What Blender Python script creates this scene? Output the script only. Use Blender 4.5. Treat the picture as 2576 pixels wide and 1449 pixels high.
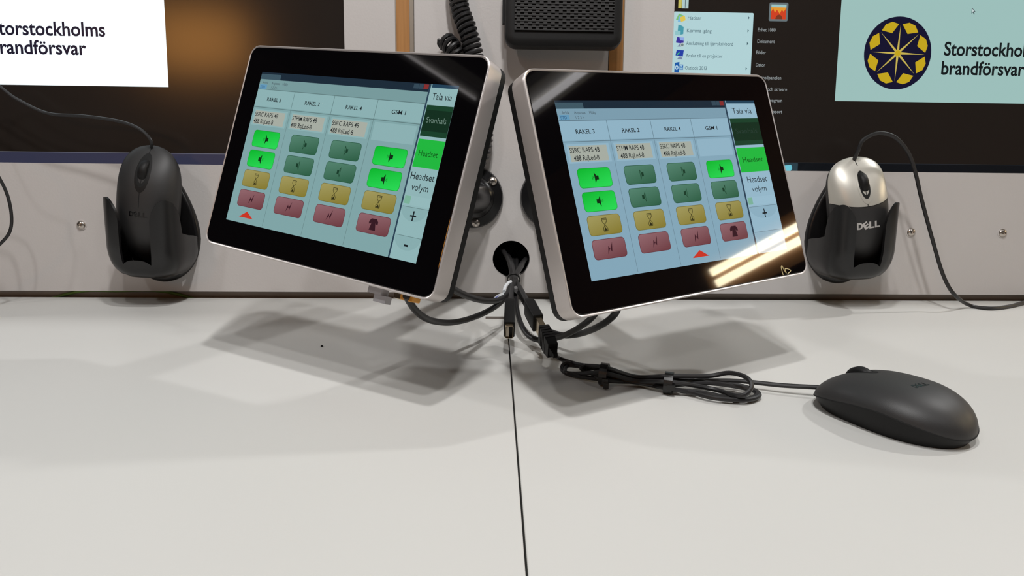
import bpy, bmesh, math, random
from mathutils import Vector, Matrix
random.seed(4)
for o in list(bpy.data.objects):
    bpy.data.objects.remove(o, do_unlink=True)
SC = bpy.context.scene
COL = SC.collection
# ------------------------------------------------------------------ camera
CX, CY, F = 1288.0, 724.5, 1770.0
CAM = Vector((0, -.7207, .1728))
PITCH, YAW, ROLL = (math.radians(a) for a in (12.5, 2.15, .72))
_f = Vector((0, math.cos(PITCH), -math.sin(PITCH)))
_r = Vector((1, 0, 0))
_u = _r.cross(_f)
_rr = _r*math.cos(ROLL) + _u*math.sin(ROLL)
_uu = _u*math.cos(ROLL) - _r*math.sin(ROLL)
_Y = Matrix.Rotation(-YAW, 3, 'Z')
RIGHT, UP, FWD = _Y@_rr, _Y@_uu, _Y@_f
cd = bpy.data.cameras.new('camera')
cd.sensor_width = 36
cd.lens = F/2576*36
cd.clip_start = .01
cam = bpy.data.objects.new('camera', cd)
COL.objects.link(cam)
cam.matrix_world = Matrix((RIGHT, UP, -FWD)).transposed().to_4x4()
cam.matrix_world.translation = CAM
SC.camera = cam
vs = SC.view_settings
vs.view_transform = 'Standard'
vs.look = 'None'
vs.exposure = .07
vs.gamma = 1
# ------------------------------------------------------------------ world and lamps
wd = bpy.data.worlds.new('world')
SC.world = wd
wd.use_nodes = True
wd.node_tree.nodes['Background'].inputs[0].default_value = (.9, .95, 1, 1)
wd.node_tree.nodes['Background'].inputs[1].default_value = .005

def area(name, loc, target, sx, sy, power, col):
    l = bpy.data.lights.new(name, 'AREA')
    l.shape = 'RECTANGLE'
    l.size, l.size_y = sx, sy
    l.energy = power
    l.color = col
    o = bpy.data.objects.new(name, l)
    COL.objects.link(o)
    o.location = loc
    d = Vector(target)-Vector(loc)
    o.rotation_euler = d.to_track_quat('-Z', 'Y').to_euler()
    return o
NEUT = (1, .965, .93)
# lamps: three ceiling spots over the desk, one towards each side wall, two behind the seat
WARM = (1, .992, .984)
for lx, ly, lz, sz, pw in ((.02, -.49, 1.08, .05, 4.2), (.09, -.82, 1.27, .06, 4.0), (-.12, -1.0, 1.34, .06, 3.0),
                           (-1.6, .28, 1.0, .07, 6.6), (1.29, .16, 1.19, .07, 6.8), (-.95, -1.25, 1.34, .10, 2.6), (.95, -1.2, 1.34, .10, 1.8)):
    area('ceiling_spot', (lx, ly, lz), (0, -.25, 0), sz, sz, pw, WARM)

# ------------------------------------------------------------------ helpers
def at(px, py, Y):
    """point of the place seen at a photo position, on the upright plane y = Y"""
    d = RIGHT*((px-CX)/F) - UP*((py-CY)/F) + FWD
    return CAM + d*((Y-CAM.y)/d.y)
def at_z(px, py, z=0):
    d = RIGHT*((px-CX)/F) - UP*((py-CY)/F) + FWD
    return CAM + d*((z-CAM.z)/d.z)
TAU = math.radians(5)
W0 = Vector((0, 0, .0078))
WM = Matrix.Translation(W0) @ Matrix.Rotation(-TAU, 4, 'X')     # wall frame: x along, -y out of the wall, z up the wall
WI = WM.inverted()
WN = (WM.to_3x3() @ Vector((0, -1, 0))).normalized()
def wp(px, py, off=0):
    """wall coordinates (x, z) of a photo position on the plane `off` in front of the wall"""
    d = RIGHT*((px-CX)/F) - UP*((py-CY)/F) + FWD
    P = CAM + d*(((W0+WN*off-CAM).dot(WN))/d.dot(WN))
    q = WI@P
    return Vector((q.x, q.z))

def lin(c):
    c /= 255
    return c/12.92 if c <= .04045 else ((c+.055)/1.055)**2.4
def rgb(r, g, b):
    return (lin(r), lin(g), lin(b), 1)
MATS = {}
def mat(name, col, rough=.5, metal=0, spec=.5, var=0, vscale=40, bump=0, bscale=300, coat=0, emit=None, es=1.0):
    if name in MATS:
        return MATS[name]
    m = bpy.data.materials.new(name)
    m.use_nodes = True
    nt = m.node_tree
    b = nt.nodes['Principled BSDF']
    b.inputs['Base Color'].default_value = col
    b.inputs['Roughness'].default_value = rough
    b.inputs['Metallic'].default_value = metal
    b.inputs['Specular IOR Level'].default_value = spec
    b.inputs['Coat Weight'].default_value = coat
    if emit:
        b.inputs['Emission Color'].default_value = emit
        b.inputs['Emission Strength'].default_value = es
    tc = nt.nodes.new('ShaderNodeTexCoord')
    if var:
        n = nt.nodes.new('ShaderNodeTexNoise')
        n.inputs['Scale'].default_value = vscale
        n.inputs['Detail'].default_value = 4
        nt.links.new(tc.outputs['Object'], n.inputs['Vector'])
        mx = nt.nodes.new('ShaderNodeMix')
        mx.data_type = 'RGBA'
        mx.inputs[6].default_value = tuple(c*(1-var) for c in col[:3])+(1,)
        mx.inputs[7].default_value = tuple(min(1, c*(1+var)) for c in col[:3])+(1,)
        nt.links.new(n.outputs['Fac'], mx.inputs[0])
        nt.links.new(mx.outputs[2], b.inputs['Base Color'])
    if bump:
        n = nt.nodes.new('ShaderNodeTexNoise')
        n.inputs['Scale'].default_value = bscale
        n.inputs['Detail'].default_value = 2
        nt.links.new(tc.outputs['Object'], n.inputs['Vector'])
        bp = nt.nodes.new('ShaderNodeBump')
        bp.inputs['Strength'].default_value = bump
        bp.inputs['Distance'].default_value = .001
        nt.links.new(n.outputs['Fac'], bp.inputs['Height'])
        nt.links.new(bp.outputs['Normal'], b.inputs['Normal'])
    MATS[name] = m
    return m
def emat(r, g, b, s=1.0, rough=.04):
    """pixels of a lit screen under glossy glass"""
    return mat('lit_%d_%d_%d_%d_%d' % (r, g, b, int(s*100), int(rough*100)), (.004, .004, .004, 1), rough, emit=rgb(r, g, b), es=s)
def wood(name, c1, c2):
    m = mat(name, c1, .45)
    nt = m.node_tree
    b = nt.nodes['Principled BSDF']
    tc = [n for n in nt.nodes if n.type == 'TEX_COORD'][0]
    mp = nt.nodes.new('ShaderNodeMapping')
    mp.inputs['Scale'].default_value = (400, 400, 18)
    n = nt.nodes.new('ShaderNodeTexNoise')
    n.inputs['Scale'].default_value = 1
    n.inputs['Detail'].default_value = 5
    mx = nt.nodes.new('ShaderNodeMix')
    mx.data_type = 'RGBA'
    mx.inputs[6].default_value = c1
    mx.inputs[7].default_value = c2
    nt.links.new(tc.outputs['Object'], mp.inputs[0])
    nt.links.new(mp.outputs[0], n.inputs['Vector'])
    nt.links.new(n.outputs['Fac'], mx.inputs[0])
    nt.links.new(mx.outputs[2], b.inputs['Base Color'])
    return m

def mesh(name, verts, faces, mats, parent=None, mi=None, smooth=True, sharp=40, mw=None):
    me = bpy.data.meshes.new(name)
    me.from_pydata([tuple(v) for v in verts], [], faces)
    if not isinstance(mats, (list, tuple)):
        mats = [mats]
    for m in mats:
        me.materials.append(m)
    if mi:
        me.polygons.foreach_set('material_index', mi)
    me.update()
    if smooth:
        me.polygons.foreach_set('use_smooth', [True]*len(me.polygons))
        me.set_sharp_from_angle(angle=math.radians(sharp))
    o = bpy.data.objects.new(name, me)
    COL.objects.link(o)
    if parent:
        o.parent = parent
    if mw is not None:
        o.matrix_world = mw
    return o
def fixn(o):
    bm = bmesh.new()
    bm.from_mesh(o.data)
    bmesh.ops.recalc_face_normals(bm, faces=bm.faces)
    bm.to_mesh(o.data)
    bm.free()
    return o
def tag(o, label=None, cat=None, group=None, kind=None):
    if label: o['label'] = label
    if cat: o['category'] = cat
    if group: o['group'] = group
    if kind: o['kind'] = kind
    return o
def thing(name, mw, label, cat, group=None):
    o = bpy.data.objects.new(name, None)
    o.empty_display_size = .02
    COL.objects.link(o)
    o.matrix_world = mw
    return tag(o, label, cat, group)
class G:
    """collects verts and faces"""
    def __init__(s):
        s.v, s.f, s.m = [], [], []
    def add(s, v, f, m=0, M=None):
        k = len(s.v)
        s.v += [(M@Vector(p)) if M else Vector(p) for p in v]
        s.f += [tuple(i+k for i in q) for q in f]
        s.m += [m]*len(f)
        return s
    def box(s, x0, x1, y0, y1, z0, z1, m=0, M=None):
        v = [(x, y, z) for x in (x0, x1) for y in (y0, y1) for z in (z0, z1)]
        return s.add(v, [(0, 1, 3, 2), (4, 6, 7, 5), (0, 4, 5, 1), (2, 3, 7, 6), (0, 2, 6, 4), (1, 5, 7, 3)], m, M)
    def rings(s, R, cap0=True, cap1=True, m=0, M=None, closed=True):
        n = len(R[0])
        v = [p for r in R for p in r]
        f = []
        for i in range(len(R)-1):
            for j in range(n if closed else n-1):
                k = (j+1) % n
                f.append((i*n+j, i*n+k, (i+1)*n+k, (i+1)*n+j))
        if cap0: f.append(tuple(range(n))[::-1])
        if cap1: f.append(tuple((len(R)-1)*n+j for j in range(n)))
        return s.add(v, f, m, M)
    def lathe(s, prof, n=32, m=0, M=None, cap0=True, cap1=True):
        """profile of (radius, height) turned about the local y axis, height towards -y"""
        R = [[(r*math.cos(2*math.pi*j/n), -h, r*math.sin(2*math.pi*j/n)) for j in range(n)] for r, h in prof]
        return s.rings(R, cap0, cap1, m, M)
    def build(s, name, mats, parent=None, fix=True, smooth=True, sharp=40, mw=None):
        o = mesh(name, s.v, s.f, mats, parent, s.m, smooth, sharp, mw)
        return fixn(o) if fix else o
def rrect(w, h, r, n=6, cx=0, cz=0):
    """rounded rectangle outline in (x, z)"""
    out = []
    for sx, sz, a0 in ((1, 1, 0), (-1, 1, 90), (-1, -1, 180), (1, -1, 270)):
        for k in range(n+1):
            a = math.radians(a0+90*k/n)
            out.append((cx+sx*(w/2-r)+r*math.cos(a), cz+sz*(h/2-r)+r*math.sin(a)))
    return out
def rbox(g, w, h, prof, r, m=0, M=None, cx=0, cz=0, n=6):
    """stack of rounded rectangles; prof = (inset, y)"""
    g.rings([[(x, y, z) for x, z in rrect(w-2*i, h-2*i, max(r-i, .0003), n, cx, cz)] for i, y in prof], m=m, M=M)
    return g
def spline(P, per=8):
    P = [Vector(p) for p in P]
    Q = [P[0]*2-P[1]]+P+[P[-1]*2-P[-2]]
    out = []
    for i in range(1, len(Q)-2):
        a, b, c, d = Q[i-1:i+3]
        for k in range(per):
            t = k/per
            out.append(.5*((2*b)+(c-a)*t+(2*a-5*b+4*c-d)*t*t+(3*b-a-3*c+d)*t**3))
    out.append(P[-1])
    return out
def frames(pts):
    T = [(pts[min(i+1, len(pts)-1)]-pts[max(i-1, 0)]).normalized() for i in range(len(pts))]
    n = T[0].orthogonal().normalized()
    N = []
    for t in T:
        n = (n-t*n.dot(t)).normalized()
        N.append(n)
    return T, N
def tube(g, P, r, seg=10, per=8, m=0, raw=False):
    pts = P if raw else spline(P, per)
    T, N = frames(pts)
    R = []
    for i, (p, t, n) in enumerate(zip(pts, T, N)):
        b = t.cross(n)
        rr = r(i/(len(pts)-1)) if callable(r) else r
        R.append([p+(n*math.cos(2*math.pi*j/seg)+b*math.sin(2*math.pi*j/seg))*rr for j in range(seg)])
    return g.rings(R, m=m)
def basis(o, x, y, z):
    M = Matrix((Vector(x), Vector(y), Vector(z))).transposed().to_4x4()
    M.translation = o
    return M
# ---- lettering
_txt = {}
def text2d(s, bold=0):
    k = (s, bold)
    if k not in _txt:
        c = bpy.data.curves.new('t', 'FONT')
        c.body = s
        c.size = 1
        c.offset = bold
        c.resolution_u = 4
        o = bpy.data.objects.new('t', c)
        COL.objects.link(o)
        dg = bpy.context.evaluated_depsgraph_get()
        me = bpy.data.meshes.new_from_object(o.evaluated_get(dg))
        v = [(p.co.x, p.co.y) for p in me.vertices]
        f = [tuple(p.vertices) for p in me.polygons]
        bpy.data.objects.remove(o)
        bpy.data.curves.remove(c)
        bpy.data.meshes.remove(me)
        _txt[k] = (v, f)
    return _txt[k]
CAPH = max(p[1] for p in text2d('H')[0])
class Canvas:
    """flat picture on a screen in its own pixel units, origin top left"""
    def __init__(s, W, H, w, h, y0=0.0):
        s.sx, s.sz, s.W, s.H, s.y0 = w/W, h/H, W, H, y0
        s.g = G()
        s.mats = []
    def mi(s, m):
        if m not in s.mats: s.mats.append(m)
        return s.mats.index(m)
    def P(s, u, v, L):
        return ((u-s.W/2)*s.sx, s.y0-L*.00005, (s.H/2-v)*s.sz)
    def poly(s, pts, m, L=0):
        s.g.add([s.P(u, v, L) for u, v in pts], [tuple(range(len(pts)))], s.mi(m))
    def rect(s, u0, v0, u1, v1, m, L=0):
        s.poly([(u0, v1), (u1, v1), (u1, v0), (u0, v0)], m, L)
    def rr(s, u0, v0, u1, v1, r, m, L=0):
        s.poly([(x, -z) for x, z in rrect(u1-u0, v1-v0, r, 5, (u0+u1)/2, -(v0+v1)/2)], m, L)
    def disc(s, u, v, ru, rv, m, L=0, n=40, a0=0, a1=360):
        s.poly([(u+ru*math.cos(math.radians(a0+(a1-a0)*k/n)), v-rv*math.sin(math.radians(a0+(a1-a0)*k/n))) for k in range(n if a1-a0 == 360 else n+1)], m, L)
    def text(s, t, u, v, cap, m, L=1, width=None, bold=0, center=False):
        """baseline starts (or is centred) at (u, v)"""
        V, Fc = text2d(t, bold)
        x0, x1 = min(p[0] for p in V), max(p[0] for p in V)
        ky = cap/CAPH
        kx = width/(x1-x0) if width else ky
        if center: u -= (x1-x0)*kx/2
        s.g.add([s.P(u+(x-x0)*kx, v-y*ky, L) for x, y in V], Fc, s.mi(m))
    def line(s, u0, v0, u1, v1, t, m, L=1):
        d = Vector((u1-u0, v1-v0)).normalized()*t/2
        n = (-d.y, d.x)
        s.poly([(u0-n[0], v0-n[1]), (u0+n[0], v0+n[1]), (u1+n[0], v1+n[1]), (u1-n[0], v1-n[1])], m, L)
    def build(s, name, parent):
        o = s.g.build(name, s.mats, parent, fix=False, smooth=False)
        # all faces look towards -y
        bm = bmesh.new()
        bm.from_mesh(o.data)
        bm.normal_update()
        bmesh.ops.reverse_faces(bm, faces=[f for f in bm.faces if f.normal.y > 0])
        bm.to_mesh(o.data)
        bm.free()
        return o

# ------------------------------------------------------------------ materials
M_PANEL = mat('grey_laminate', rgb(202, 197, 194), .42, var=.03, vscale=12, bump=.10, bscale=420)
M_DESK = mat('pale_desk_laminate', rgb(206, 205, 201), .5, var=.02, vscale=7, bump=.03, bscale=900)
M_BLACK = mat('black_plastic', rgb(15, 14, 14), .55, spec=.35, var=.1, vscale=60, bump=.05, bscale=1500)
M_MATTE = mat('matte_black_plastic', rgb(46, 45, 45), .5, var=.08, vscale=60, bump=.06, bscale=2500)
M_RUB = mat('black_rubber_cable', rgb(34, 33, 34), .45, var=.1, vscale=80)
M_SHINE = mat('satin_black_plastic', rgb(20, 19, 20), .28, var=.1, vscale=50)
M_GROOVE = mat('dark_gap', rgb(10, 10, 10), .8, var=.2)
M_SILVER = mat('silver_frame', rgb(205, 198, 195), .38, metal=.55, var=.02, bump=.02, bscale=1200)
M_MSILVER = mat('silver_mouse_paint', rgb(206, 202, 192), .38, metal=.35, var=.02)
M_GLASS = mat('black_cover_glass', rgb(7, 6, 8), .035, spec=.5, var=.05)
M_STEEL = mat('screw_steel', rgb(200, 192, 184), .28, metal=1, var=.05, vscale=200)
M_GOLD = mat('plated_metal', rgb(205, 188, 160), .25, metal=1, var=.05, vscale=200)
M_BRIGHT = mat('bright_metal_edge', rgb(215, 205, 190), .3, metal=.8, var=.04)
M_WOOD = wood('orange_veneer', rgb(158, 108, 56), rgb(190, 136, 78))
M_BROWN = wood('dark_brown_wall', rgb(112, 76, 40), rgb(138, 96, 54))
M_MAROON = mat('dark_ceiling', rgb(52, 38, 36), .8, var=.1, vscale=3)
M_FLOOR = mat('dark_floor', rgb(60, 58, 58), .7, var=.1, vscale=5)
M_TIE = mat('black_nylon_tie', rgb(22, 22, 22), .35, var=.1)
M_PAPER = mat('white_paper', rgb(225, 228, 232), .6, var=.02)
M_BLUE = mat('blue_ink', rgb(50, 70, 190), .6, var=.02)
M_ORANGE = mat('orange_plastic', rgb(215, 150, 60), .4, var=.05)
M_CLEAR = mat('pale_grey_plastic', rgb(178, 176, 180), .35, var=.03)
M_RECESS = mat('recess_strip', rgb(150, 138, 128), .6, var=.08, vscale=20)
M_TUBE = mat('lit_tube', (.9, .85, .7, 1), .5, emit=(1, .86, .58, 1), es=22)
M_TUBE2 = mat('lit_ceiling_tube', (.9, .9, .9, 1), .5, emit=(1, .97, .98, 1), es=5)
M_WHITE = mat('white_lamp_metal', rgb(200, 198, 192), .5, var=.02)

# ------------------------------------------------------------------ setting
XL, XR = wp(865, 40).x, wp(1695, 60).x           # inner edges of the two monitor openings
ZL = .1295                                        # top of the lower panel, up the wall
ZTOP = .365
TH = .012
g = G()
hx, hz = wp(1286, 652)
HR = .0193
X0, X1 = -.95, 1.05
# lower panel with the round cable hole: ring of quads to a square, then slabs
S = .03
n = 48
def sq(a):
    c, s_ = math.cos(a), math.sin(a)
    k = S/max(abs(c), abs(s_))
    return (c*k, s_*k)
ringi = [(hx+HR*math.cos(2*math.pi*j/n), hz+HR*math.sin(2*math.pi*j/n)) for j in range(n)]
ringo = [(hx+sq(2*math.pi*(j)/n)[0], hz+sq(2*math.pi*(j)/n)[1]) for j in range(n)]
g.rings([[(x, TH, z) for x, z in ringo], [(x, 0, z) for x, z in ringo], [(x, 0, z) for x, z in ringi], [(x, TH, z) for x, z in ringi]], False, False)
g.box(X0, hx-S, 0, TH, 0, ZL)
g.box(hx+S, X1, 0, TH, 0, ZL)
g.box(hx-S, hx+S, 0, TH, 0, hz-S)
g.box(hx-S, hx+S, 0, TH, hz+S, ZL)
tag(g.build('wall_back', M_PANEL, smooth=False, mw=WM), kind='structure')
s0, s1 = wp(997, 60).x, wp(1030, 60).x
b1 = wp(1041, 60).x
t0, t1 = wp(1533, 150).x, wp(1567, 150).x
for nm, a, b in (('wall_back_left', XL, s0-.0012), ('wall_back_centre', b1+.0004, t0-.0012), ('wall_back_right', t1+.0006, XR)):
    g = G().box(a, b, 0, TH, ZL, ZTOP)
    tag(g.build(nm, M_PANEL, smooth=False, mw=WM), kind='structure')
for nm, a, b in (('trim_1', s0, s1), ('trim_2', t0, t1)):
    g = G().box(a, b, .0015, TH, ZL, ZTOP)
    tag(g.build(nm, M_WOOD, smooth=False, mw=WM), kind='structure')
g = G().box(s1+.0003, b1, -.0012, TH, ZL, ZTOP)
tag(g.build('trim_3', M_BRIGHT, smooth=False, mw=WM), kind='structure')
for nm, a, b in (('trim_4', s0-.0012, s0), ('trim_5', t1, t1+.0006)):
    g = G().box(a, b, -.0004, TH, ZL, ZTOP)
    tag(g.build(nm, M_BRIGHT, smooth=False, mw=WM), kind='structure')
# cabinet body behind the panels, dark inside
g = G().box(X0, X1, .06, .075, -.03, ZTOP)
g.box(X0, X1, TH, .06, ZTOP-.012, ZTOP)
tag(g.build('wall_back_inner', M_GROOVE, smooth=False, mw=WM), kind='structure')
g = G().box(X0, X1, .010, .03, -.012, .0065)
tag(g.build('trim_6', M_RECESS, smooth=False, mw=Matrix.Identity(4)), kind='structure')
# room around, mostly seen as reflections in the glass
g = G().box(-2.6, 2.3, -3.2, .45, -.78, -.74)
tag(g.build('floor', M_FLOOR, smooth=False), kind='structure')
g = G().box(-2.6, 2.3, -3.2, .45, 1.42, 1.46)
tag(g.build('ceiling', M_MAROON, smooth=False), kind='structure')
g = G().box(2.2, 2.3, -3.2, .45, -.74, 1.42)
tag(g.build('wall_right', M_BROWN, smooth=False), kind='structure')
g = G().box(-2.6, -2.5, -3.2, .45, -.74, 1.42)
tag(g.build('wall_left', M_MAROON, smooth=False), kind='structure')
g = G().box(-2.6, 2.3, -3.3, -3.2, -.74, 1.42)
tag(g.build('wall_front', M_MAROON, smooth=False), kind='structure')
g = G().box(-2.6, 2.3, .35, .45, -.74, 1.42)
tag(g.build('wall_far', M_MAROON, smooth=False), kind='structure')

# ------------------------------------------------------------------ desk
p, q = at_z(1281, 872), at_z(1326, 1449)
sl = (q.x-p.x)/(q.y-p.y)
def seam(y): return p.x+sl*(y-p.y)
DY = .0047
YF = -.80
def worktop(sign, label):
    g = G()
    far = -.95 if sign < 0 else 1.05
    e = .0005*sign
    out = [(far, DY), (seam(DY)+e, DY), (seam(YF)+e, YF), (far, YF)]
    if sign > 0: out = out[::-1]
    def ins(d):
        c = Vector((sum(a for a, b in out)/4, sum(b for a, b in out)/4))
        return [(a-math.copysign(d, a-c.x), b-math.copysign(d, b-c.y)) for a, b in out]
    g.rings([[(a, b, z) for a, b in ins(d)] for d, z in ((0, -.025), (0, -.0006), (.0002, -.0002), (.0006, 0))])
    o = g.build('worktop', M_DESK, smooth=False)
    return tag(o, label, 'desk', 'worktop halves')
worktop(-1, 'pale grey laminate worktop half left of the thin dark seam')
worktop(1, 'pale grey laminate worktop half right of the seam, carrying the black mouse')
g = G()
g.box(-.9, 1.0, -.72, -.70, -.74, -.026)
g.box(-.9, 1.0, .0, .02, -.74, -.026)
g.box(-.02, .06, -.70, 0, -.74, -.026)
tag(g.build('desk_frame', M_GROOVE, smooth=False), 'dark desk frame under the pale worktop, glimpsed in the seam', 'desk frame')

# ------------------------------------------------------------------ screens in the wall
M_SCREEN = mat('matte_dark_screen', rgb(42, 37, 34), .15, spec=.5, var=.04, vscale=30)
def wpc(px, py): return wp(px, py, -.003)
NAVY = emat(28, 34, 62, .9)
def storstock(cv, u, v, cap, m, dv, w1, w2, L=2):
    cv.text('Storstockholms', u, v, cap, m, L, width=w1, bold=.018)
    cv.text('brandförsvar', u, v+dv, cap, m, L, width=w2, bold=.018)
def emblem(cv, u, v, R):
    dk = emat(20, 18, 46, .9)
    ye = emat(190, 160, 28, 1)
    pale = emat(190, 170, 80, 1)
    cv.disc(u, v, R, R*1.03, dk, 2, 64)
    for k in range(8):
        a = math.radians(45*k+2)
        d = Vector((math.cos(a), math.sin(a)))
        nn = Vector((-d.y, d.x))
        tip, b = d*R*.80, R*.038
        cv.poly([(u+x, v+y) for x, y in (tuple(nn*b), tuple(tip), tuple(-nn*b))], pale, 3)
        # gold lozenge between the rays
        a = math.radians(45*k+24.5)
        d = Vector((math.cos(a), math.sin(a)))
        nn = Vector((-d.y, d.x))
        c = d*R*.775
        cv.poly([(u+c.x+w.x, v+c.y+w.y) for w in (nn*R*.265, d*R*.125+nn*R*.10, d*R*.125-nn*R*.10, -nn*R*.265, -d*R*.175)], ye, 3)
    cv.disc(u, v, R*.085, R*.085, ye, 4, 20)
def monitor(x0, x1, z0, label):
    """screen behind the panel opening, its picture in millimetres of the wall"""
    cxm, czm = (x0+x1)/2, (z0+ZTOP)/2
    t = thing('wall_monitor', WM@Matrix.Translation((cxm, .003, czm)), label, 'monitor', 'monitors set in the equipment wall')
    w, h = x1-x0, ZTOP-z0
    g = G().box(-w/2-.006, w/2+.006, .0095, .03, -h/2-.006, h/2-.012)
    g.build('casing', M_BLACK, t, smooth=False)
    g = G().box(-w/2-.004, w/2+.004, 0, .009, -h/2-.004, h/2-.0125)
    g.build('screen', M_SCREEN, t, smooth=False)
    def cv():
        # units: mm in wall x and z, v downwards
        c = Canvas(w*1000, h*1000, w, h)
        return c
    U = lambda px, py: ((wpc(px, py).x-x0)*1000, (ZTOP-wpc(px, py).y)*1000)
    return t, cv, U
tL, cvL, UL = monitor(-.72, XL, ZL, 'dark wall monitor at left with a bright white slide and a navy task bar')
WHT = emat(236, 250, 255, 1.25, .3)
c = cvL()
a, b = UL(424, 219)
a0, b0 = UL(411, 0)
c.rect(a-330, max(1.5, b-185), a, b, WHT, 1)
TXT = emat(24, 24, 54, .6, .3)
u1 = UL(265, 88)[0]
u0_ = UL(-22, 88)[0]
c.text('Storstockholms', u0_, UL(130, 89)[1], (UL(130, 89)[1]-UL(130, 55)[1]), TXT, 2, width=u1-u0_, bold=.02)
u1 = UL(218, 137)[0]
u0_ = UL(-22, 137)[0]
c.text('brandförsvar', u0_, UL(110, 136)[1], (UL(130, 89)[1]-UL(130, 55)[1]), TXT, 2, width=u1-u0_, bold=.02)
c.build('slide', tL)
c = cvL()
b = UL(200, 384)[1]
c.rect(0, b, (XL+.72)*1000-2, (ZTOP-ZL)*1000-.1, emat(52, 54, 76, .8, .25), 1)
c.rect(0, b-.6, (XL+.72)*1000-2, b, emat(104, 106, 120, .8, .25), 2)
c.build('task_bar', tL)

tR, cvR, UR = monitor(XR, .80, ZL-.0025+.0025, 'dark wall monitor at right with an open menu and a round star emblem')
SL = emat(152, 186, 182, 1, .3)
c = cvR()
a, b = UR(2100, 254)
c.rect(a, max(1.5, b-150), a+260, b, SL, 1)
ub, vb = UR(2258, 134)
Rm = (UR(2343, 134)[0]-UR(2174, 134)[0])/2
TX2 = emat(14, 22, 26, .8, .3)
u0_, v0_ = UR(2374, 139)
u1, _ = UR(2578, 141)
cap = v0_-UR(2374, 106)[1]
V, Fc = text2d('Storstockhol', .02)
full, _x = text2d('Storstockholms', .02)
ratio = (max(p[0] for p in full)-min(p[0] for p in full))/(max(p[0] for p in V)-min(p[0] for p in V))
c.text('Storstockholms', u0_, v0_, cap, TX2, 2, width=(u1-u0_)*ratio, bold=.02)
u0_, v0_ = UR(2367, 187)
u1, _ = UR(2576, 189)
c.text('brandförsvar', u0_, v0_, cap, TX2, 2, width=u1-u0_, bold=.02)
c.build('slide', tR)
c = cvR()
emblem(c, ub, vb, Rm)
c.build('emblem', tR)
# mouse pointer
c = cvR()
u, v = UR(2445, 19)
c.poly([(u, v), (u, v+6.2), (u+1.5, v+4.8), (u+2.6, v+7), (u+3.5, v+6.6), (u+2.5, v+4.5), (u+4.3, v+4.4)], emat(60, 70, 75, 1, .3), 3)
c.poly([(u+.45, v+1.2), (u+.45, v+5.1), (u+1.6, v+4), (u+3, v+3.9)], emat(190, 205, 205, 1, .3), 4)
c.build('pointer', tR)
# open start menu
c = cvR()
a, b = UR(1696, 29)
a1, b1_ = UR(1896, 32)
MEN = emat(172, 204, 208, 1, .3)
c.rr(a, b, a1, b+118, 1.2, MEN, 1)
TX3 = emat(66, 92, 102, 1, .3)
def px_scale(): return (UR(1800, 100)[0]-UR(1700, 100)[0])/100
k = px_scale()
rows = [('Fästisar', 1730, 49, 34), ('Komma igång', 1728, 81, 62), ('Anslutning till fjärrskrivbord', 1726, 113, 118), ('Anslut till en projektor', 1725, 144, 93), ('Outlook 2013', 1723, 175, 55)]
for i, (s, x, y, w_) in enumerate(rows):
    u, v = UR(x, y)
    c.text(s, u, v, 8.5*k, TX3, 2, width=w_*k)
    if i != 3:
        u, v = UR(1882-i*1.6, y-4+i*.4)
        c.poly([(u, v-1.6), (u+1.6, v), (u, v+1.6)], TX3, 2)
c.build('menu_panel', tR)
c = cvR()
# menu icons
u, v = UR(1700, 52)
c.poly([(u, v-1), (u+3, v-7), (u+8, v-5), (u+5, v)], emat(120, 185, 110), 2)
c.poly([(u+2, v+1), (u+3, v-4.5), (u+7, v-4), (u+6, v+1.4)], emat(120, 175, 215), 3)
c.poly([(u+4, v-3.4), (u+9, v-5), (u+10, v-.5), (u+5.4, v+1.2)], emat(215, 190, 80), 4)
u, v = UR(1698, 88)
c.poly([(u+2.5, v-3), (u+3, v-10), (u+5.5, v-9.6), (u+8.6, v-8), (u+8.4, v-1), (u+5, v-.2)], emat(70, 150, 165), 2)
c.rr(u, v-4.2, u+5.6, v, .5, emat(140, 190, 195), 3)
for x, y, scr, hi in ((1700, 111, (60, 50, 150), True), (1699, 143, (36, 60, 160), False)):
    u, v = UR(x, y)
    c.poly([(u, v-1.5), (u+1, v-7), (u+8.4, v-6.6), (u+7.6, v-.4)], emat(*scr), 2)
    c.poly([(u+1.5, v+2.4), (u+4, v-.4), (u+6, v-.4), (u+7.5, v+2.4)], emat(120, 130, 160), 2)
    if hi:
        c.poly([(u+3.4, v-6.9), (u+8.4, v-6.6), (u+8, v-3.4), (u+4.4, v-3.8)], emat(140, 165, 220), 3)
        c.disc(u+6.6, v+.6, 2, 2, emat(190, 200, 200), 4, 16)
        c.disc(u+6.6, v+.6, 1.4, 1.4, emat(110, 130, 130), 5, 16)
    else:
        c.poly([(u+1.2, v-2.2), (u+3.6, v-4.8), (u+4.2, v-4), (u+2, v-1.8)], emat(70, 200, 110), 3)
u, v = UR(1696, 181)
c.poly([(u, v), (u+.2, v-9), (u+5, v-10), (u+4.8, v+1)], emat(28, 86, 160), 2)
c.disc(u+2.4, v-4.4, 1.7, 2.2, emat(180, 210, 225), 3, 20)
c.disc(u+2.4, v-4.4, .8, 1.2, emat(28, 86, 160), 4, 16)
c.rect(u+5.2, v-7.4, u+9, v-2.2, emat(40, 96, 168), 2)
c.poly([(u+5.4, v-7.0), (u+8.8, v-7.0), (u+7.1, v-5)], emat(150, 190, 215), 3)
c.rect(u+5.4, v-4.4, u+8.6, v-2.6, emat(140, 185, 210), 3)
c.build('menu_icon', tR)
c = cvR()
TX4 = emat(146, 152, 154, 1, .3)
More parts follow.
